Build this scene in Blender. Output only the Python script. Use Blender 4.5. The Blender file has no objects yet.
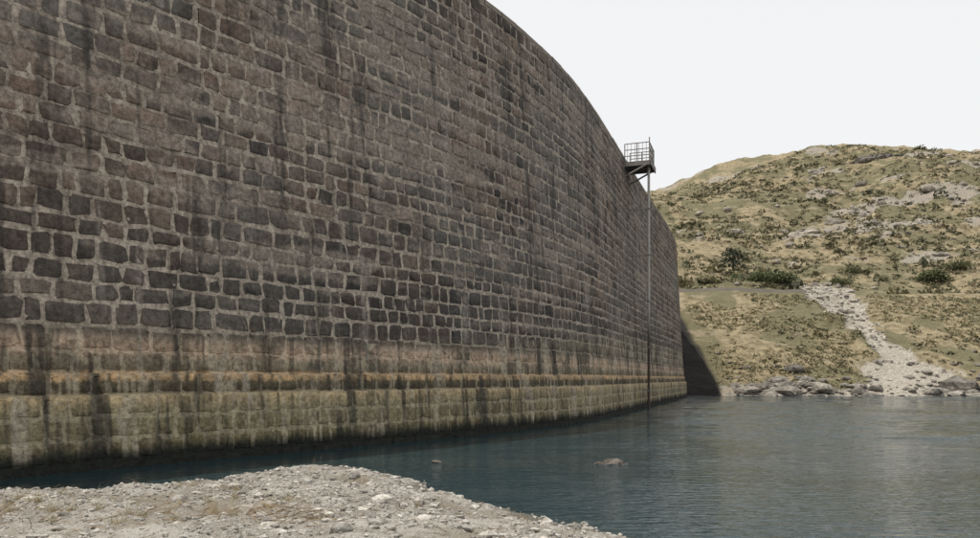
import bpy, math, numpy as np
from mathutils import Vector
rng=np.random.default_rng(7)
S=bpy.context.scene
F=760.0; CAMH=2.0
# ---------------------------------------------------------------- helpers
def link(o,parent=None):
    S.collection.objects.link(o)
    if parent: o.parent=parent
    return o
def mesh(name,V,polys,mat,smooth=False,col=None,parent=None):
    me=bpy.data.meshes.new(name)
    V=np.asarray(V,dtype=np.float32)
    me.vertices.add(len(V)); me.vertices.foreach_set('co',V.ravel())
    loops=np.concatenate([np.asarray(p).ravel() for p in polys]).astype(np.int32)
    tot=np.concatenate([np.full(len(p),np.asarray(p).shape[1]) for p in polys]).astype(np.int32)
    st=np.concatenate([[0],np.cumsum(tot)[:-1]]).astype(np.int32)
    me.loops.add(len(loops)); me.loops.foreach_set('vertex_index',loops)
    me.polygons.add(len(tot)); me.polygons.foreach_set('loop_start',st)
    try: me.polygons.foreach_set('loop_total',tot)
    except Exception: pass
    me.update(calc_edges=True); me.validate()
    me.polygons.foreach_set('use_smooth',np.full(len(me.polygons),smooth))
    if col is not None:
        a=me.color_attributes.new('Col','FLOAT_COLOR','POINT')
        c=np.ones((len(V),4),dtype=np.float32); c[:,:col.shape[1]]=col
        a.data.foreach_set('color',c.ravel())
    me.materials.append(mat)
    return link(bpy.data.objects.new(name,me),parent)
def grid_faces(nx,ny):
    i=np.arange(nx-1)[None,:]; j=np.arange(ny-1)[:,None]
    a=(j*nx+i).ravel()
    return np.stack([a,a+1,a+1+nx,a+nx],1)
def vn(x,y,s=0.0):
    x=np.asarray(x,float);y=np.asarray(y,float)
    xi=np.floor(x);yi=np.floor(y);fx=x-xi;fy=y-yi
    fx=fx*fx*(3-2*fx);fy=fy*fy*(3-2*fy)
    def h(a,b):
        v=np.sin(a*127.1+b*311.7+s*74.7)*43758.5453
        return v-np.floor(v)
    return (h(xi,yi)*(1-fx)+h(xi+1,yi)*fx)*(1-fy)+(h(xi,yi+1)*(1-fx)+h(xi+1,yi+1)*fx)*fy
def fbm(x,y,s=0,o=4):
    t=0;a=.5;n=0
    for k in range(o):
        t=t+a*vn(x*2**k+17.3*k,y*2**k+9.1*k,s+k);n+=a;a*=.5
    return t/n
def sstep(a,b,x):
    t=np.clip((x-a)/(b-a),0,1);return t*t*(3-2*t)

class M:
    def __init__(s,name,rough=.9):
        s.m=bpy.data.materials.new(name);s.m.use_nodes=True
        s.t=s.m.node_tree;s.n=s.t.nodes;s.l=s.t.links
        s.b=s.n['Principled BSDF'];s.b.inputs['Roughness'].default_value=rough
        s.b.inputs['Specular IOR Level'].default_value=.25
        s.tc=s.n.new('ShaderNodeTexCoord').outputs['Object']
    def vec(s,sc):
        n=s.n.new('ShaderNodeMapping');n.inputs['Scale'].default_value=sc
        s.l.new(s.tc,n.inputs['Vector']);return n.outputs[0]
    def noise(s,scale,detail=4,rough=.55,v=None,out='Fac'):
        n=s.n.new('ShaderNodeTexNoise');n.inputs['Scale'].default_value=scale
        n.inputs['Detail'].default_value=detail;n.inputs['Roughness'].default_value=rough
        s.l.new(v if v is not None else s.tc,n.inputs['Vector']);return n.outputs[out]
    def vor(s,scale,v=None,feature='F1',out='Distance'):
        n=s.n.new('ShaderNodeTexVoronoi');n.inputs['Scale'].default_value=scale;n.feature=feature
        s.l.new(v if v is not None else s.tc,n.inputs['Vector']);return n.outputs[out]
    def setin(s,i,v):
        if isinstance(v,bpy.types.NodeSocket): s.l.new(v,i)
        elif isinstance(v,(tuple,list)) and len(v)==3 and i.type=='RGBA': i.default_value=(*v,1)
        else: i.default_value=v
    def mix(s,f,a,b,bt='MIX'):
        n=s.n.new('ShaderNodeMix');n.data_type='RGBA';n.blend_type=bt
        s.setin(n.inputs[0],f);s.setin(n.inputs[6],a);s.setin(n.inputs[7],b);return n.outputs[2]
    def math(s,op,a,b=0.0,c=0.0):
        n=s.n.new('ShaderNodeMath');n.operation=op
        s.setin(n.inputs[0],a);s.setin(n.inputs[1],b);s.setin(n.inputs[2],c);return n.outputs[0]
    def rng(s,v,a,b,c=0.,d=1.):
        n=s.n.new('ShaderNodeMapRange');n.interpolation_type='SMOOTHSTEP'
        s.setin(n.inputs[0],v)
        for k,x in zip((1,2,3,4),(a,b,c,d)): n.inputs[k].default_value=x
        return n.outputs[0]
    def ramp(s,v,st):
        n=s.n.new('ShaderNodeValToRGB');e=n.color_ramp.elements
        while len(e)<len(st): e.new(.5)
        for k,(p,c) in zip(e,st): k.position=p;k.color=(*c,1)
        s.l.new(v,n.inputs[0]);return n.outputs[0]
    def attr(s,name='Col'):
        n=s.n.new('ShaderNodeAttribute');n.attribute_name=name
        sp=s.n.new('ShaderNodeSeparateColor');s.l.new(n.outputs['Color'],sp.inputs[0])
        return n.outputs['Color'],sp.outputs[0],sp.outputs[1],sp.outputs[2]
    def xyz(s):
        n=s.n.new('ShaderNodeSeparateXYZ');s.l.new(s.tc,n.inputs[0]);return n.outputs
    def color(s,c): s.setin(s.b.inputs['Base Color'],c)
    def bump(s,h,st=.5,d=.05):
        n=s.n.new('ShaderNodeBump');n.inputs['Strength'].default_value=st;n.inputs['Distance'].default_value=d
        s.l.new(h,n.inputs['Height']);s.l.new(n.outputs[0],s.b.inputs['Normal'])

# ---------------------------------------------------------------- world, sun, camera
L=Vector((-.33,-.07,1)).normalized()
elev=math.asin(L.z); az=math.atan2(L.x,L.y)
w=bpy.data.worlds.new('World');S.world=w;w.use_nodes=True
nt=w.node_tree;bg=nt.nodes['Background'];bg.inputs[1].default_value=.1
sk=nt.nodes.new('ShaderNodeTexSky');sk.sky_type='NISHITA';sk.sun_disc=False
sk.sun_elevation=elev;sk.sun_rotation=az;sk.dust_density=3;sk.air_density=1
mx=nt.nodes.new('ShaderNodeMix');mx.data_type='RGBA';mx.inputs[0].default_value=.84
nt.links.new(sk.outputs[0],mx.inputs[6]);mx.inputs[7].default_value=(10.3,10.25,10.15,1)
nt.links.new(mx.outputs[2],bg.inputs[0])
sd=bpy.data.lights.new('sun','SUN');sd.energy=3.5;sd.angle=math.radians(.5);sd.color=(1,.95,.87)
so=link(bpy.data.objects.new('sun',sd));so.rotation_euler=L.to_track_quat('Z','Y').to_euler();so.location=(0,0,60)
cd=bpy.data.cameras.new('camera');cam=link(bpy.data.objects.new('camera',cd))
cd.sensor_width=36;cd.lens=36*F/980;cd.shift_y=109/980;cd.clip_end=5000;cd.clip_start=.1
cam.location=(0,0,CAMH);cam.rotation_euler=(math.radians(90),0,0);S.camera=cam
S.view_settings.view_transform='Standard';S.view_settings.look='None';S.view_settings.exposure=0

# ---------------------------------------------------------------- dam curve (foot at z=0)
P=np.array([(-28,-14),(-19.5,0),(-13.9,9.5),(-9.75,15.5),(-6.0,20.1),(-2.4,24.3),(1.2,28.9),(5.0,36.3),(9.95,50.2),(13.6,60.5),(17.3,70.4),(20.6,80),(22.9,90),(24.3,102),(24.9,114),(24.6,128),(24,140)])
yy=np.arange(-14,140,.25);xx=np.interp(yy,P[:,1],P[:,0])
kk=np.arange(-40,41)*.25;kw=np.exp(-kk**2/(2*3.2**2));kw/=kw.sum()
sl0=(xx[1]-xx[0]);sl1=xx[-1]-xx[-2]
xp=np.r_[xx[0]-sl0*np.arange(40,0,-1),xx,xx[-1]+sl1*np.arange(1,41)]
xx=np.convolve(xp,kw,'valid')
ss=np.r_[0,np.cumsum(np.hypot(np.diff(xx),np.diff(yy)))]
tx=np.gradient(xx,ss);ty=np.gradient(yy,ss);tl=np.hypot(tx,ty);tx/=tl;ty/=tl
SMAX=ss[-1]
def off(z):
    z=np.asarray(z,float)
    o=-.055*z
    o=o+np.where(z<2.11,.10,0)+np.where(z<1.63,.12,0)+np.where(z<3.05,.035,0)
    return o
def PW(s,z,o=0.,zo=None):
    x=np.interp(s,ss,xx);y=np.interp(s,ss,yy);a=np.interp(s,ss,ty);b=-np.interp(s,ss,tx)
    r=off(z if zo is None else zo)+o
    if zo is not None: r=r-.055*(z-zo)
    return np.stack([x+a*r,y+b*r,z+0*x],-1)

# dam materials
def dam_base(m,block):
    x,y,z=m.xyz()
    big=m.noise(.13,3,.6,m.vec((1,1,1.6)))
    mid=m.noise(.8,3,.7)
    fine=m.noise(8,3,.8)
    streak=m.noise(1.0,3,.7,m.vec((1.6,1.6,.11)))
    hor=m.noise(1.0,2,.6,m.vec((.1,.1,1.3)))
    col,r,g,b=m.attr() if block else (None,)*4
    if block:
        c=m.mix(r,(.165,.113,.088),(.118,.098,.083))
        c=m.mix(m.rng(g,.5,1),c,(.265,.2,.155))
        c=m.mix(m.rng(b,.66,.95),c,(.055,.049,.045))
        c=m.mix(m.math('MULTIPLY',m.rng(big,.46,.60),.85),c,m.mix(r,(.205,.182,.158),(.11,.102,.094)))
        c=m.mix(m.math('MULTIPLY',m.rng(big,.46,.34),.55),c,(.085,.068,.058))
        c=m.mix(m.math('MULTIPLY',m.rng(z,7.0,4.5),.65),c,(.056,.051,.047))
    else: c=None
    mort=m.mix(fine,(.27,.23,.185),(.49,.425,.35))
    wsh=m.rng(m.math('ADD',m.math('MULTIPLY',hor,.6),m.math('MULTIPLY',mid,.4)),.5,.58)
    wsh=m.math('MULTIPLY',wsh,m.rng(z,3.0,6.0,.2,1))
    if block: c=m.mix(m.math('MULTIPLY',wsh,.66),c,(.30,.252,.208))
    else: c=m.mix(m.math('MULTIPLY',m.math('MULTIPLY',m.rng(mid,.45,.62),.7),m.rng(z,4,7,.35,1)),mort,(.18,.148,.122))
    nz=m.math('MULTIPLY_ADD',mid,.9,-.45)
    zz=m.math('SUBTRACT',m.math('ADD',z,nz),m.rng(y,22,50,0,1.5))
    rc=m.ramp(m.math('MULTIPLY',m.math('ADD',z,m.math('MULTIPLY_ADD',fine,.14,-.07)),.25),[
        (0,(.02,.021,.019)),(.075,(.03,.03,.022)),(.11,(.11,.095,.05)),(.16,(.235,.205,.115)),(.26,(.25,.222,.13)),(.33,(.34,.285,.17)),(.385,(.50,.39,.225)),
        (.405,(.50,.38,.21)),(.418,(.06,.05,.034)),(.475,(.12,.10,.065)),(.495,(.50,.34,.18)),(.53,(.64,.42,.23)),(.548,(.19,.15,.10)),
        (.60,(.31,.265,.19)),(.66,(.60,.42,.30)),(.73,(.50,.385,.29)),(.765,(.18,.155,.12)),(.85,(.30,.26,.2))])
    rc=m.mix(m.math('MULTIPLY',m.rng(streak,.53,.62),.6),rc,(.48,.42,.30))
    rc=m.mix(m.math('MULTIPLY',m.rng(streak,.5,.37),.75),rc,(.065,.058,.04))
    rc=m.mix(m.math('MULTIPLY',m.rng(mid,.52,.36),m.rng(z,1.9,2.4,.3,.85)),rc,(.085,.075,.06))
    if block: rc=m.mix(m.rng(r,.2,.9,0,.5),rc,(.12,.10,.068))
    else: rc=m.mix(.4,rc,(.40,.355,.26))
    c=m.mix(m.rng(zz,3.45,2.75),c,rc)
    c=m.mix(m.math('MULTIPLY',m.rng(streak,.55,.68),.42),c,(.36,.32,.28))
    c=m.mix(m.math('MULTIPLY',m.rng(streak,.47,.33),.68),c,(.05,.045,.04))
    c=m.mix(m.rng(m.math('ADD',z,m.math('MULTIPLY_ADD',streak,.5,-.25)),.55,.22),c,(.018,.02,.016))
    k=m.rng(fine,.3,.7,.6,1.35)
    c=m.mix(1.0,c,k,'MULTIPLY')
    m.color(c)
    m.bump(fine,.9,.04)
    return m.m
mb=dam_base(M('dam_stone',.93),True);mm=dam_base(M('dam_mortar',.95),False)
mc=M('coping_stone',.9);mc.color(mc.mix(mc.noise(2.5,4,.7),(.13,.105,.09),(.36,.31,.26)));mc.bump(mc.noise(8,3,.7),.8,.04)
dam=link(bpy.data.objects.new('stone_masonry_dam',None))
sg=np.arange(0,SMAX,.4)
zl=np.r_[np.arange(-2,1.6,.3),1.625,1.635,1.8,1.95,2.105,2.115,2.4,2.7,3.045,3.055,np.arange(3.4,16.15,.4),16.2]
G=np.stack([PW(sg,np.full_like(sg,z)) for z in zl])
back=PW(sg,np.full_like(sg,16.2),-4.0)[None];bb=PW(sg,np.full_like(sg,-2.),-6.0)[None]
G=np.concatenate([G,back,bb])
mesh('mortar_face',G.reshape(-1,3),[grid_faces(len(sg),len(G))],mm,parent=dam)
ch=rng.uniform(.82,1.2,29);ch=np.cumsum(ch/ch.sum()*(16.2-2.11))
edges=[-.3,.18,.66,1.14,1.625,2.11]+list(2.11+ch)
ang=np.radians([20,45,70,110,135,160,200,225,250,290,315,340]);ex=2/6.0
ux=np.sign(np.cos(ang))*abs(np.cos(ang))**ex;uy=np.sign(np.sin(ang))*abs(np.sin(ang))**ex
C=[];W=[];Z0=[];Z1=[]
for a,b in zip(edges[:-1],edges[1:]):
    n=int(SMAX/.36);wd=np.clip(rng.lognormal(-.53,.27,n),.34,1.05)
    e=np.r_[0,np.cumsum(wd)]+rng.uniform(0,.3);e=e[e<SMAX-.3]
    C.append((e[1:]+e[:-1])/2);W.append(np.diff(e));Z0.append(np.full(len(e)-1,a));Z1.append(np.full(len(e)-1,b))
C=np.concatenate(C);W=np.concatenate(W);Z0=np.concatenate(Z0);Z1=np.concatenate(Z1)
N=len(C)
gap=rng.uniform(.02,.06,N)
hw=W/2-gap;hh=(Z1-Z0)/2-rng.uniform(.022,.06,N)
jx=rng.normal(0,.026,(N,12));jy=rng.normal(0,.019,(N,12))
zc=(Z0+Z1)/2+rng.normal(0,.01,N)
h=rng.uniform(.004,.036,N)*np.where(Z0<3,.6,1)
wave=(vn(C*.25,Z0*3,3)-.5)*.06*np.where(Z0<2.2,0.15,1)
Vs=[];tilt=rng.normal(0,.015,(N,1))
for sc,dp in ((1.03,-.03),(.98,.6),(.90,1.0)):
    sx=C[:,None]+hw[:,None]*ux*sc+jx*sc+tilt*uy
    zz=zc[:,None]+hh[:,None]*uy*sc+jy*sc+wave[:,None]+tilt*ux*.5
    o=np.where(dp<0,-.02,h[:,None]*dp)+0*sx
    if dp==1.0: o=o+rng.normal(0,.004,o.shape)
    Vs.append(PW(sx,zz,o,zo=(zc[:,None]+0*zz)))
V=np.stack(Vs,1).reshape(-1,3)
base=(np.arange(N)*36)[:,None,None]
i=np.arange(12);j=(i+1)%12
q=np.concatenate([np.stack([r*12+i,r*12+j,r*12+12+j,r*12+12+i],1) for r in (0,1)])[None]+base
cap=(24+np.arange(12))[None,:]+np.arange(N)[:,None]*36
clump=vn(C*.5,Z0*1.2,9);cl2=fbm(C*.16,Z0*.3,19,3)
cr=np.clip(np.stack([rng.uniform(0,1,N)*.7+clump*.4,rng.uniform(0,1,N),rng.uniform(0,1,N)+(cl2-.5)*.7],1),0,1)
mesh('stone_courses',V,[q.reshape(-1,4),cap],mb,smooth=True,col=np.repeat(cr,36,0),parent=dam)
a0=0;V=[];Fq=[]
while a0<SMAX-2:
    ln=rng.uniform(.9,1.5);o=len(V);t=16.42+rng.normal(0,.012);f0=.012+rng.uniform(0,.02)
    for s_ in (a0+.012,a0+ln-.012):
        for oo,zz_ in ((f0,16.205),(f0,t-.02),(f0-.03,t),(-.55,t),(-.55,16.205)):
            V.append(PW(np.array(s_),np.array(zz_),oo,zo=np.array(16.2)))
    for k in range(5): Fq.append([o+k,o+(k+1)%5,o+5+(k+1)%5,o+5+k])
    a0+=ln
mesh('coping',np.array(V).reshape(-1,3),[np.array(Fq)],mc.m,parent=dam)

# ---------------------------------------------------------------- terrain
def gully(X,Y,d):
    wd=np.interp(d,[-2,3,10,18,26,34,40],[9,7.0,3.8,2.4,2.6,3.6,4.6]);c=np.interp(d,[0,5,12,22,34,40],[47,49,51,51.5,54,54.5])
    return 1-sstep(.35,1.35,abs(X-c+ (fbm(X*.25,Y*.25,5)-.5)*7)/wd)
def H(X,Y):
    ys=84.5+(fbm(X*.07,X*0,2)-.5)*5-np.maximum(0,X-200)*.6
    d=Y-ys
    z=np.interp(d,[-30,0,1.2,3,10,34,35,39],[-8,-.05,.7,1.2,4.6,15.0,15.35,15.7])
    Zr=91-12.5*(np.maximum(0,130-X)/65)**1.25+2.5*np.sin(X*.045+1)
    Zr=np.maximum(Zr,30)
    u=np.maximum(0,(d-39)/178)
    e=np.clip(u-1,0,1.2)
    s=np.where(u>=1,1+.12*np.sin(np.minimum(e/.25,1)*math.pi/2)-.25*np.maximum(0,e-.25),1.12*u-.12*u*u)
    z=z+(Zr-16)*s
    a=sstep(0,12,d)
    z=z+a*((fbm(X*.03,Y*.03,11,3)-.5)*np.clip(u*40,0,11)+(fbm(X*.12,Y*.12,12,3)-.5)*(1.4+np.clip(u*8,0,2.8))+(fbm(X*.5,Y*.5,13,3)-.5)*.8*(1-.8*((d>33)&(d<41))))
    z=z+sstep(-1,1,d)*(1-a)*(fbm(X*.45,Y*.6,14,3)-.5)*1.3
    g=gully(X,Y,d)
    z=z-g*sstep(0,8,d)*np.where(d<34,1.0,.2)+g*sstep(2,10,d)*(fbm(X*.6,Y*.6,15,3)-.5)*.9*(d<36)
    return z,d
gx=np.r_[np.arange(-300,10,10),np.arange(10,60,.4),np.arange(60,215,.8),np.arange(215,800,10)]
gy=np.r_[np.arange(60,80,4),np.arange(80,130,.45),np.arange(130,300,.9),np.arange(300,420,4),np.arange(420,1000,25)]
X,Y=np.meshgrid(gx,gy);Z,D=H(X,Y)
gm=gully(X,Y,D)*(D<46)
nz=fbm(X*.15,Y*.15,21,4)
def rockfield(x,y): return sstep(.59,.75,fbm(x*.07,y*.11,22,4)+.17*np.exp(-((x-98)/24)**2-((y-178)/13)**2)+.10*np.exp(-((x-125)/40)**2-((y-230)/12)**2))
rock=rockfield(X,Y)*(D>46)
rock=np.maximum(rock,sstep(3.2,1.2,D+ (nz-.5)*3))
green=sstep(.44,.6,nz+.12*np.exp(-((Y-215)/30)**2)+.14*np.exp(-((D-25)/5)**2)*(X>58)+.1*np.exp(-((D-42)/4)**2))
dark=sstep(4.6,3.9,X-np.interp(Y,yy,xx)+Z*.15+(nz-.5)*1.2)*(X>18)*sstep(15.0,13.6,Z)  # mask for the dam's cast shadow, painted on the bank beside the wall
col=np.stack([np.clip(gm,0,1),rock,green],-1).reshape(-1,3)
mt=M('dry_hillside',1.0)
_,r,g,b=mt.attr()
f1=mt.noise(.9,4,.7);f2=mt.noise(4,3,.75);f3=mt.noise(.22,3,.65,mt.vec((1,1,3)))
grass=mt.mix(mt.rng(f1,.35,.65),(.195,.16,.093),(.36,.30,.19))
gr=mt.mix(mt.rng(f2,.3,.7),(.10,.095,.052),(.195,.178,.10))
c=mt.mix(mt.math('MULTIPLY',mt.rng(mt.math('ADD',b,mt.math('MULTIPLY_ADD',f1,1.2,-.6)),.3,.75),.8),grass,gr)
rk=mt.mix(mt.rng(f2,.3,.65),(.17,.15,.125),(.42,.375,.31))
c=mt.mix(mt.rng(mt.math('ADD',g,mt.math('MULTIPLY_ADD',f1,2.4,-1.2)),.4,.65),c,rk)
c=mt.mix(mt.math('MULTIPLY',mt.rng(f3,.55,.68),.65),c,(.38,.315,.215))
sand=mt.mix(mt.rng(f2,.35,.65),(.30,.265,.215),(.52,.48,.41))
c=mt.mix(mt.rng(mt.math('ADD',r,mt.math('MULTIPLY_ADD',f1,1.5,-.75)),.3,.6),c,sand)
an=mt.n.new('ShaderNodeAttribute');an.attribute_name='dam_shadow'
c=mt.mix(an.outputs['Fac'],c,mt.mix(f2,(.012,.011,.01),(.04,.036,.033)))  # near-black base colour deepens the dam's shadow on the bank
mt.color(c);mt.bump(mt.math('ADD',f2,f1),1.0,.35)
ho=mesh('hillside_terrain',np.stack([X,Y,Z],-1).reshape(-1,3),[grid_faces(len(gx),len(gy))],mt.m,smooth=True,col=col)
da=ho.data.attributes.new('dam_shadow','FLOAT','POINT');da.data.foreach_set('value',dark.ravel().astype(np.float32))

# ---------------------------------------------------------------- shrubs
def leafmass(name,c,R,Hh,cols,K,leaf,mat):
    n=len(c)
    th=rng.uniform(0,2*math.pi,(n,K));ph=rng.uniform(0,1,(n,K));rr=rng.uniform(.35,1,(n,K))**.5
    lob=1+.35*np.sin(th*3+rng.uniform(0,6,(n,1)))*rng.uniform(.3,1,(n,1))
    px=np.cos(th)*np.sqrt(1-ph**2)*rr*lob*R[:,None]
    py=np.sin(th)*np.sqrt(1-ph**2)*rr*lob*R[:,None]
    pz=ph*rr*lob*Hh[:,None]
    ctr=c[:,None,:]+np.stack([px,py,pz],-1)
    sz=leaf*R[:,None]*rng.uniform(.6,1.4,(n,K))
    A=rng.normal(0,1,(n,K,3));A/=np.linalg.norm(A,axis=-1,keepdims=True)
    B=np.cross(A,rng.normal(0,1,(n,K,3)));B/=np.linalg.norm(B,axis=-1,keepdims=True)
    A=A*sz[...,None];B=B*sz[...,None]*.7
    V=np.stack([ctr-A,ctr+B*.9,ctr+A,ctr-B],2).reshape(-1,3)
    Fc=np.arange(n*K*4).reshape(-1,4)
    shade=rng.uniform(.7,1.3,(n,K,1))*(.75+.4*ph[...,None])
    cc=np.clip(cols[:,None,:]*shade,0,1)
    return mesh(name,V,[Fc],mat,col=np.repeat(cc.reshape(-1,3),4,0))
mf=M('shrub_foliage',.85);ca,_,_,_=mf.attr();mf.color(ca)
pal=np.array([(.085,.083,.045),(.125,.118,.065),(.18,.163,.094),(.055,.058,.034),(.28,.24,.148),(.34,.29,.19)])
n=26000
sy=rng.uniform(88,300,n);sx=rng.uniform(14,230,n)
sz,sd_=H(sx,sy);dens=fbm(sx*.07,sy*.07,31,3);gmk=gully(sx,sy,sd_)*(sd_<42)
band=np.where(sd_<33,.12*np.sin(sd_*.75+fbm(sx*.05,sy*.05,8)*6),0)
keep=(dens+band+rng.uniform(-.25,.25,n)>np.where(sd_<33,.53,.43))&(gmk<.2)&(sd_>3.5)&~((sd_>33)&(sd_<39))&(sx<.72*sy+20)
keep&=~((rockfield(sx,sy)>.4)&(rng.uniform(0,1,n)<.5))&(sx>np.interp(sy,yy,xx)+4.2)
sx,sy,sz,sd_=sx[keep],sy[keep],sz[keep],sd_[keep];n=len(sx)
R=rng.lognormal(-.78,.5,n)*np.where(sd_<33,.7,1.08);R=np.clip(R,.2,2.3)
ci=rng.choice(6,n,p=[.2,.25,.22,.12,.12,.09])
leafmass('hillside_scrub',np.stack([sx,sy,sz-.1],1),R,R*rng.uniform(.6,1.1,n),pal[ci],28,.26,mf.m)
n=12000;sy=rng.uniform(86,122,n);sx=rng.uniform(18,95,n);sz,sd_=H(sx,sy)
keep=(sd_>2.5)&~((sd_>33.5)&(sd_<38.5))&(gully(sx,sy,sd_)<.25)&(fbm(sx*.12,sy*.25,77,3)>.45)&(sx>np.interp(sy,yy,xx)+4)
sx,sy,sz=sx[keep],sy[keep],sz[keep];n=len(sx)
leafmass('bank_grass',np.stack([sx,sy,sz-.05],1),rng.uniform(.15,.4,n),rng.uniform(.12,.35,n),np.array([(.3,.255,.15),(.215,.192,.11),(.15,.147,.08)])[rng.choice(3,n,p=[.4,.35,.25])],10,.4,mf.m)
def bush(name,x,y,r,hh,col,k=700):
    z=float(H(np.array([x]),np.array([y]))[0][0])
    m=14
    cx=x+rng.normal(0,r*.42,m);cy=y+rng.normal(0,r*.25,m);cz=z+rng.uniform(0,hh*.35,m)
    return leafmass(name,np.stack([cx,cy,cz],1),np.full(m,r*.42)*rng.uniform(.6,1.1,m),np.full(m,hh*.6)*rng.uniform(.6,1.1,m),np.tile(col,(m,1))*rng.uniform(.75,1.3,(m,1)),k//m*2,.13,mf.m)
bush('green_bush',45.6,127,3.2,3.2,np.array([.09,.105,.048]),1200)
bush('green_bush',49.4,127.5,3.0,2.9,np.array([.10,.112,.052]),1200)
bush('green_bush',37.0,128,2.2,2.2,np.array([.15,.14,.075]))
bush('green_bush',32.5,127,1.8,1.8,np.array([.19,.16,.085]))
bush('green_bush',59.5,128,2.4,1.8,np.array([.1,.11,.05]))
bush('green_bush',76,132,3.6,2.8,np.array([.09,.1,.045]),1100)
bush('green_bush',83,135,3.0,2.3,np.array([.12,.12,.06]))
bush('green_bush',66,137,2.2,1.8,np.array([.12,.12,.06]))
def tree(x,y,hh):
    z=float(H(np.array([x]),np.array([y]))[0][0])-.1
    p=link(bpy.data.objects.new('evergreen_tree',None));
    mbk=M('tree_bark',.95);mbk.color(mbk.mix(mbk.noise(6,4),(.06,.045,.035),(.14,.11,.085)))
    V=[];Fq=[]
    def limb(a,b,ra,rb):
        a=np.array(a,float);b=np.array(b,float);d=b-a;d/=np.linalg.norm(d)
        u=np.cross(d,[.3,.9,.2]);u/=np.linalg.norm(u);v=np.cross(d,u);o=len(V)
        for q,r in((a,ra),((a+b)/2+rng.normal(0,.05,3),(ra+rb)/2),(b,rb)):
            for k in range(8):
                t=k*math.pi/4;V.append(q+r*(math.cos(t)*u+math.sin(t)*v))
        for rI in(0,1):
            for k in range(8): Fq.append([o+rI*8+k,o+rI*8+(k+1)%8,o+rI*8+8+(k+1)%8,o+rI*8+8+k])
    limb((x,y,z),(x+.1,y,z+hh*.45),.2,.13);limb((x+.1,y,z+hh*.45),(x,y,z+hh*.85),.13,.05)
    cs=[]
    for k in range(13):
        t=k*2.4;hz=z+hh*(.2+.6*k/13);r=hh*.36*(1-.55*k/13)
        e=(x+math.cos(t)*r,y+math.sin(t)*r,hz+hh*.1);limb((x+.05,y,hz-hh*.06),e,.06,.02);cs.append(e)
    cs+= [(x,y,z+hh*.72),(x,y,z+hh*.5),(x-.2,y-.3,z+hh*.35),(x+.3,y-.3,z+hh*.2)]
    mesh('trunk_and_limbs',V,[np.array(Fq)],mbk.m,smooth=True,parent=p)
    cs=np.array(cs);m=len(cs)
    o=leafmass('crown',cs-np.array([0,0,.2]),rng.uniform(.5,.8,m)*hh/4.2,rng.uniform(.5,.9,m)*hh/4.2,np.tile([.05,.058,.037],(m,1))*rng.uniform(.7,1.5,(m,1)),110,.17,mf.m)
    o.parent=p
tree(43.4,136,5.4)

# ---------------------------------------------------------------- rocks
def ico(sub):
    import bmesh
    bm=bmesh.new();bmesh.ops.create_icosphere(bm,subdivisions=sub,radius=1)
    v=np.array([q.co[:] for q in bm.verts]);f=np.array([[a.index for a in q.verts] for q in bm.faces]);bm.free();return v,f
def rocks(name,c,size,mat,flat=.6,sub=2,smooth=False):
    v,f=ico(sub);n=len(c);k=len(v)
    s=size[:,None]*rng.uniform(.65,1.35,(n,3));s[:,2]*=flat
    P0=np.repeat(v[None],n,0)
    for _ in range(5):
        d=rng.normal(0,1,(n,1,3));d/=np.linalg.norm(d,axis=-1,keepdims=True);t=rng.uniform(.45,.85,(n,1))
        dot=(P0*d).sum(-1);ex_=np.maximum(0,dot-t);P0=P0-ex_[...,None]*d
    P0=P0*(1+rng.normal(0,.05,(n,k,1)))
    P0=P0*s[:,None,:]
    a=rng.uniform(0,6.28,n);ca_,sa=np.cos(a)[:,None],np.sin(a)[:,None]
    x=P0[...,0]*ca_-P0[...,1]*sa;y=P0[...,0]*sa+P0[...,1]*ca_
    Vv=np.stack([x,y,P0[...,2]],-1)+c[:,None,:]
    Ff=(f[None]+(np.arange(n)*k)[:,None,None]).reshape(-1,3)
    cc=np.repeat(np.repeat(rng.uniform(.6,1.25,(n,1)),3,1),k,0)
    return mesh(name,Vv.reshape(-1,3),[Ff],mat,smooth=smooth,col=np.clip(cc,0,2))
def rockmat(name,a,b,sc):
    m=M(name,.95);ca,_,_,_=m.attr();nn=m.noise(sc,4,.75);m.color(m.mix(1.0,m.mix(m.rng(nn,.3,.7),a,b),ca,'MULTIPLY'));m.bump(nn,1.0,.5/sc);return m.m
mr=rockmat('shore_rock',(.09,.08,.07),(.34,.31,.265),1.2)
n=2000;x=rng.uniform(27.5,130,n);zz_,dd=H(x,np.full(n,84.));y=84-dd+rng.gamma(1.9,1.3,n)-.5
k=~((x>38)&(x<49)&(rng.uniform(0,1,n)<.55));x,y=x[k],y[k]
z,_=H(x,y);rocks('shoreline_rocks',np.stack([x,y,z],1),np.clip(rng.lognormal(-.85,.6,len(x)),.12,1.8)*np.where((x>30)&(x<37)|(x>51),1.2,.65),mr,.5)
mgr=rockmat('gully_rock',(.19,.17,.145),(.5,.46,.4),1.5)
n=3500;x=rng.uniform(36,66,n);y=rng.uniform(86,128,n);z,dd=H(x,y);k=(gully(x,y,dd)>.25)&(dd>1)&(rng.uniform(0,1,n)<np.where(dd>14,.75,.2))
rocks('gully_rubble',np.stack([x,y,z],1)[k],np.clip(rng.lognormal(-1.5,.6,k.sum()),.08,.95),mgr,.6,sub=1)
mr2=rockmat('outcrop_rock',(.17,.15,.125),(.43,.385,.325),.8)
n=3800;x=rng.uniform(30,210,n);y=rng.uniform(126,285,n)
k=rng.uniform(0,1,n)<rockfield(x,y)*.9+.05;x,y=x[k],y[k];z,_=H(x,y)
rocks('hillside_outcrop',np.stack([x,y,z],1),np.clip(rng.lognormal(-.45,.6,len(x)),.25,2.6),mr2,.6)
x=rng.uniform(122,136,30);y=rng.uniform(250,260,30);z,_=H(x,y)
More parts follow.
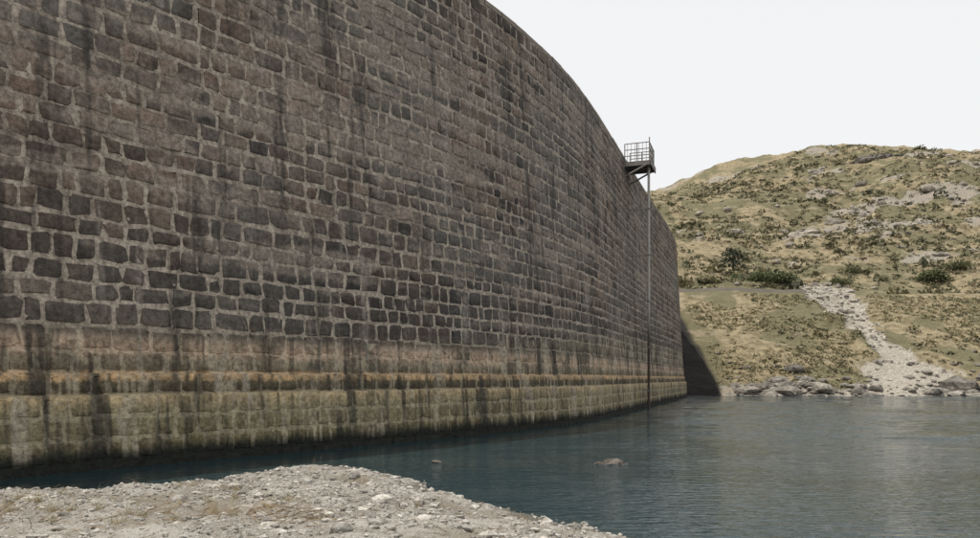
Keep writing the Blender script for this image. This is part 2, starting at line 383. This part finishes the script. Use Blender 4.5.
rocks('dark_crag',np.stack([x,y,z+.5],1),rng.uniform(1.3,3.2,30),rockmat('dark_crag_rock',(.06,.055,.05),(.2,.18,.155),.6),.7)
mp=M('road_parapet_stone',.9);mp.color(mp.mix(mp.noise(2,4,.7),(.25,.22,.18),(.42,.38,.32)))
px=np.arange(24,50,.5);G=[]
pz,pd=H(px,np.full(len(px),118.));py=118-pd+35.2
pz=H(px,py)[0]
for oy,oz in((-.2,-.4),(-.2,.45),(.2,.45),(.2,-.4)):
    G.append(np.stack([px,py+oy,pz+oz+(fbm(px*.8,px*0,4)-.5)*.2],1))
mesh('roadside_parapet_wall',np.concatenate(G),[grid_faces(len(px),4)],mp.m)

# ---------------------------------------------------------------- water
mw=M('lake_water',.04)
mw.b.inputs['IOR'].default_value=1.33;mw.b.inputs['Specular IOR Level'].default_value=.5
mw.color(mw.mix(mw.noise(.08,2,.5),(.013,.031,.038),(.022,.045,.053)))
w2=mw.noise(4,2,.6,mw.vec((.55,1.7,1)));w3=mw.noise(.12,2,.5)
mw.bump(mw.math('MULTIPLY',w2,mw.rng(w3,.38,.62,.4,1.1)),1.0,.06)
def wav(X,Y):
    t=np.interp(Y,[0,20,60,100,140],[1,1,1.3,1.3,1.3])
    g=.35+1.1*sstep(.38,.62,fbm(X*.06,Y*.07,61,2))
    z=(fbm(X*.4,Y*1.0,62,2)-.5)*.055+(fbm(X*1.0+Y*.3,Y*2.4-X*.2,63,2)-.5)*.034
    z=z+.007*np.sin(Y*2.7+X*.7+5*fbm(X*.2,Y*.2,64,2))
    return z*g*t
gx=np.r_[[-400,-200,-100,-60],np.arange(-30,12,.16),np.arange(12,36,.26),np.arange(36,80,.5),[100,150,250,500,900]]
gyv=[6.0]
while gyv[-1]<92: gyv.append(gyv[-1]+max(.07,.0032*gyv[-1]))
gy=np.r_[[-400,-100,-30,-5,2],gyv,[100,140]]
X,Y=np.meshgrid(gx,gy);Z=wav(X,Y)
edge=sstep(-30,-22,X)*sstep(80,70,X)*sstep(92,84,Y)*sstep(5,8,Y)
mesh('lake_water',np.stack([X,Y,Z*edge],-1).reshape(-1,3),[grid_faces(len(gx),len(gy))],mw.m,smooth=True)

# ---------------------------------------------------------------- foreground shore
E=np.array([(-40,-30),(-27,-10),(-19,2),(-13.2,9.6),(-9.6,13.0),(-7.4,13.3),(-5.9,13.6),(-5.0,15.2),(-3.7,16.8),(-2.6,16.3),(-1.7,14.9),(-.4,12.7),(.85,10.8),(1.7,9.3),(2.8,7.2),(4.6,3),(6.5,-3),(9,-12),(14,-40)])
def shoreD(X,Y):
    best=np.full(X.shape,1e9)
    ins=np.zeros(X.shape,bool)
    for (x0,y0),(x1,y1) in zip(E[:-1],E[1:]):
        dx,dy=x1-x0,y1-y0;t=np.clip(((X-x0)*dx+(Y-y0)*dy)/(dx*dx+dy*dy),0,1)
        best=np.minimum(best,np.hypot(X-x0-t*dx,Y-y0-t*dy))
    pts=np.vstack([E,[[14,-60],[-40,-60]]])
    for k in range(len(pts)):
        x0,y0=pts[k];x1,y1=pts[(k+1)%len(pts)]
        c=((y0>Y)!=(y1>Y))&(X<(x1-x0)*(Y-y0)/((y1-y0) if y1!=y0 else 1e-9)+x0);ins^=c
    return np.where(ins,best,-best)
def HG(X,Y):
    d=shoreD(X,Y)+(fbm(X*.9,Y*.9,41,4)-.5)*1.1
    z=np.where(d>0,.38*(1-np.exp(-d*.55)),d*.35)
    a=sstep(-.3,.8,d)
    z=z+a*((fbm(X*.5,Y*.5,42,3)-.5)*.28+(fbm(X*2.0,Y*2.0,43,4)-.5)*.22+(fbm(X*8,Y*8,44,3)-.5)*.06)
    z=z-.12*np.exp(-(X**2+Y**2)/9)
    return z,d
gx=np.r_[np.arange(-40,-14,1.),np.arange(-14,6,.045),np.arange(6,15,.8)]
gy=np.r_[np.arange(-50,5,1.),np.arange(5,19,.04)]
X,Y=np.meshgrid(gx,gy);Z,D=HG(X,Y)
mg=M('pale_gravel_ground',1.0)
f1=mg.noise(1.1,4,.7);f2=mg.noise(11,4,.75);f3=mg.noise(50,2,.7);vo=mg.vor(16)
c=mg.mix(mg.rng(f1,.38,.62),(.29,.265,.225),(.45,.425,.38))
c=mg.mix(mg.rng(f2,.5,.66),c,(.15,.13,.105));c=mg.mix(mg.rng(f3,.55,.68),c,(.52,.50,.46))
c=mg.mix(mg.rng(vo,.25,.1),c,(.5,.48,.44))
c=mg.mix(mg.math('MULTIPLY',mg.rng(mg.noise(.6,3,.6),.53,.65),.65),c,(.21,.175,.125))
x,y,z=mg.xyz();c=mg.mix(mg.math('MULTIPLY',mg.rng(z,.1,.01),.75),c,(.07,.065,.05))
mg.color(c);mg.bump(mg.math('ADD',f2,mg.math('MULTIPLY',f3,.5)),1.0,.07)
mesh('gravel_shore_ground',np.stack([X,Y,Z],-1).reshape(-1,3),[grid_faces(len(gx),len(gy))],mg.m,smooth=True)
mst=rockmat('shore_stone',(.2,.18,.155),(.55,.525,.475),8)
n=24000;x=rng.uniform(-12,4,n);y=rng.uniform(7,18,n);z,d=HG(x,y);k=(d>-.15)&(rng.uniform(0,1,n)<.25+.75*(fbm(x*.8,y*.8,51)>.48));x,y,z=x[k],y[k],z[k]
rocks('shore_pebbles',np.stack([x,y,z+.005],1),np.clip(rng.lognormal(-3.75,.62,len(x)),.01,.13),mst,.6,sub=1)
n=60;x=rng.uniform(-9,2,n);y=rng.uniform(8,17,n);z,d=HG(x,y);k=d>0
rocks('shore_stones',np.stack([x,y,z],1)[k],rng.uniform(.06,.16,k.sum()),mst,.6,sub=2)
mdk=rockmat('wet_rock',(.05,.045,.04),(.17,.15,.13),6)
q=np.array([(-1.27,18.1,.0),(2.55,17.6,-.02),(2.85,17.65,-.0),(3.1,17.6,-.03)])
rocks('partly_submerged_rocks',q,np.array([.17,.2,.26,.18]),mdk,.4)
mtw=M('dry_twigs',.9);mtw.color(mtw.mix(mtw.noise(5,3),(.12,.08,.05),(.40,.31,.19)))
V=[];Fq=[]
def strand(x,y,z,a,ln,r,up,drop=.0):
    p=np.array([x,y,z]);o=len(V)
    for sgi in range(4):
        rr=r*(1-sgi*.22)
        for t in (0,2.1,4.2): V.append(p+np.array([-math.sin(a)*math.cos(t)*rr,math.cos(a)*math.cos(t)*rr,math.sin(t)*rr]))
        a+=rng.normal(0,.3);st=ln/3;p=p+np.array([math.cos(a)*st,math.sin(a)*st,(up-drop*sgi)*st])
    for sgi in range(3):
        for t in range(3): Fq.append([o+sgi*3+t,o+sgi*3+(t+1)%3,o+sgi*3+3+(t+1)%3,o+sgi*3+3+t])
for k in range(1100):
    if k<360: x,y=rng.normal(-6.0,1.3),rng.normal(9.3,.7)
    elif k<620: x,y=rng.normal(-2.6,.5),rng.normal(9.4,.35)
    else: x,y=rng.uniform(-9,2),rng.uniform(8,16)
    z,d=HG(np.array([x]),np.array([y]))
    if d[0]<.4: continue
    strand(x,y,z[0]+.01,rng.uniform(0,6.28),rng.uniform(.08,.38),rng.uniform(.0025,.0065),abs(rng.normal(0,.25)))
mesh('dry_twigs',V,[np.array(Fq)],mtw.m)
V=[];Fq=[]
for k in range(46):
    if k<26: x,y=rng.normal(-5.6,1.6),rng.uniform(8.5,10.5)
    else: x,y=rng.uniform(-8,0),rng.uniform(8.6,14)
    z,d=HG(np.array([x]),np.array([y]))
    if d[0]<.5: continue
    for j in range(34):
        strand(x+rng.normal(0,.035),y+rng.normal(0,.035),z[0],rng.uniform(0,6.28),rng.uniform(.04,.13),.0025,rng.uniform(.6,2.2),.35)
mwe=M('dry_weed',.9);mwe.color(mwe.mix(mwe.noise(4,2),(.2,.17,.09),(.42,.34,.2)))
mesh('dry_weeds',V,[np.array(Fq)],mwe.m)

# ---------------------------------------------------------------- platform and pole
mst_=M('weathered_steel',.6);mst_.color(mst_.mix(mst_.noise(3,4,.7),(.12,.1,.09),(.3,.28,.26)));mst_.b.inputs['Metallic'].default_value=.2
mwd=M('platform_decking',.9);mwd.color(mwd.mix(mwd.noise(4,4),(.12,.09,.07),(.22,.18,.14)))
plat=link(bpy.data.objects.new('inspection_platform',None))
s0=float(np.interp(50.0,yy,ss))
class Bx:
    def __init__(s): s.V=[];s.F=[]
    def box(s,s_a,s_b,o_a,o_b,za,zb):
        o=len(s.V)
        for z in(za,zb):
            for (u,v) in((s_a,o_a),(s_b,o_a),(s_b,o_b),(s_a,o_b)):
                s.V.append(loc(u,v,z))
        for f in((0,1,2,3),(4,7,6,5),(0,4,5,1),(1,5,6,2),(2,6,7,3),(3,7,4,0)): s.F.append([o+i for i in f])
    def bar(s,a,b,r):
        a=loc(*a);b=loc(*b);d=b-a;d=d/np.linalg.norm(d);u=np.cross(d,[.31,.2,.93] if abs(d[2])<.9 else [1,0,0]);u/=np.linalg.norm(u);v=np.cross(d,u);o=len(s.V)
        for q in(a,b):
            for k in range(8):
                t=k*math.pi/4;s.V.append(q+r*(math.cos(t)*u+math.sin(t)*v))
        for k in range(8): s.F.append([o+k,o+(k+1)%8,o+8+(k+1)%8,o+8+k])
cx0=np.interp(s0,ss,xx);cy0=np.interp(s0,ss,yy);Tn=np.array([np.interp(s0,ss,tx),np.interp(s0,ss,ty)]);Nn=np.array([Tn[1],-Tn[0]])
orr=float(off(16.2));DZ=-.6
def loc(u,v,z):
    p=np.array([cx0,cy0])+Tn*u+Nn*(v+orr);return np.array([p[0],p[1],z+(DZ if z>15 else 0)])
b=Bx()
for k in range(9): b.box(-1.1+k*.245,-1.1+k*.245+.225,.06,1.7,16.52,16.58)
mesh('deck_boards',b.V,[np.array(b.F)],mwd.m,parent=plat)
b=Bx()
for u in(-1.05,0,1.0): b.box(u-.05,u+.05,.0,1.66,16.3,16.515)
b.box(-1.12,1.12,1.705,1.77,16.26,16.62)
for u in(-1.05,1.0): b.bar((u,.06,15.65),(u,1.5,16.35),.06)
posts=[(-1.07,.06),(-1.07,.85),(-1.07,1.64),(-.35,1.64),(.35,1.64),(1.05,1.64),(1.05,.85),(1.05,.06)]
for u,v in posts: b.bar((u,v,16.5),(u,v,17.75),.035)
for z in(16.95,17.35,17.75):
    for p,q_ in zip(posts[:-1],posts[1:]): b.bar((*p,z),(*q_,z),.03)
b.bar((-1.07,1.64,17.7),(-1.07,1.64,18.05),.035)
for k in range(1,7):
    b.bar((-1.07+k*.303,1.64,16.6),(-1.07+k*.303,1.64,17.75),.014)
    b.bar((-1.07,.24*k,16.6),(-1.07,.24*k,17.75),.014)
mesh('steel_frame_and_railing',b.V,[np.array(b.F)],mst_.m,parent=plat)
pole=link(bpy.data.objects.new('water_level_gauge_pole',None))
b=Bx();b.bar((-.35,1.5,-1.0),(-.35,1.5,16.6),.085)
mpl=M('gauge_pole_paint',.6);mpl.color(mpl.mix(mpl.rng(mpl.math('ADD',mpl.xyz()[2],mpl.noise(.8,4)),4.5,8),(.07,.055,.045),(.45,.42,.38)))
mesh('pipe',b.V,[np.array(b.F)],mpl.m,smooth=True,parent=pole)
b=Bx()
for z in(1.2,4,7,10,13): b.bar((-.35,float(off(z))-orr-.02,z),(-.35,1.5,z),.025);b.box(-.45,-.25,1.4,1.6,z-.05,z+.05)
mesh('wall_brackets',b.V,[np.array(b.F)],mst_.m,parent=pole)
print('blocks',N)
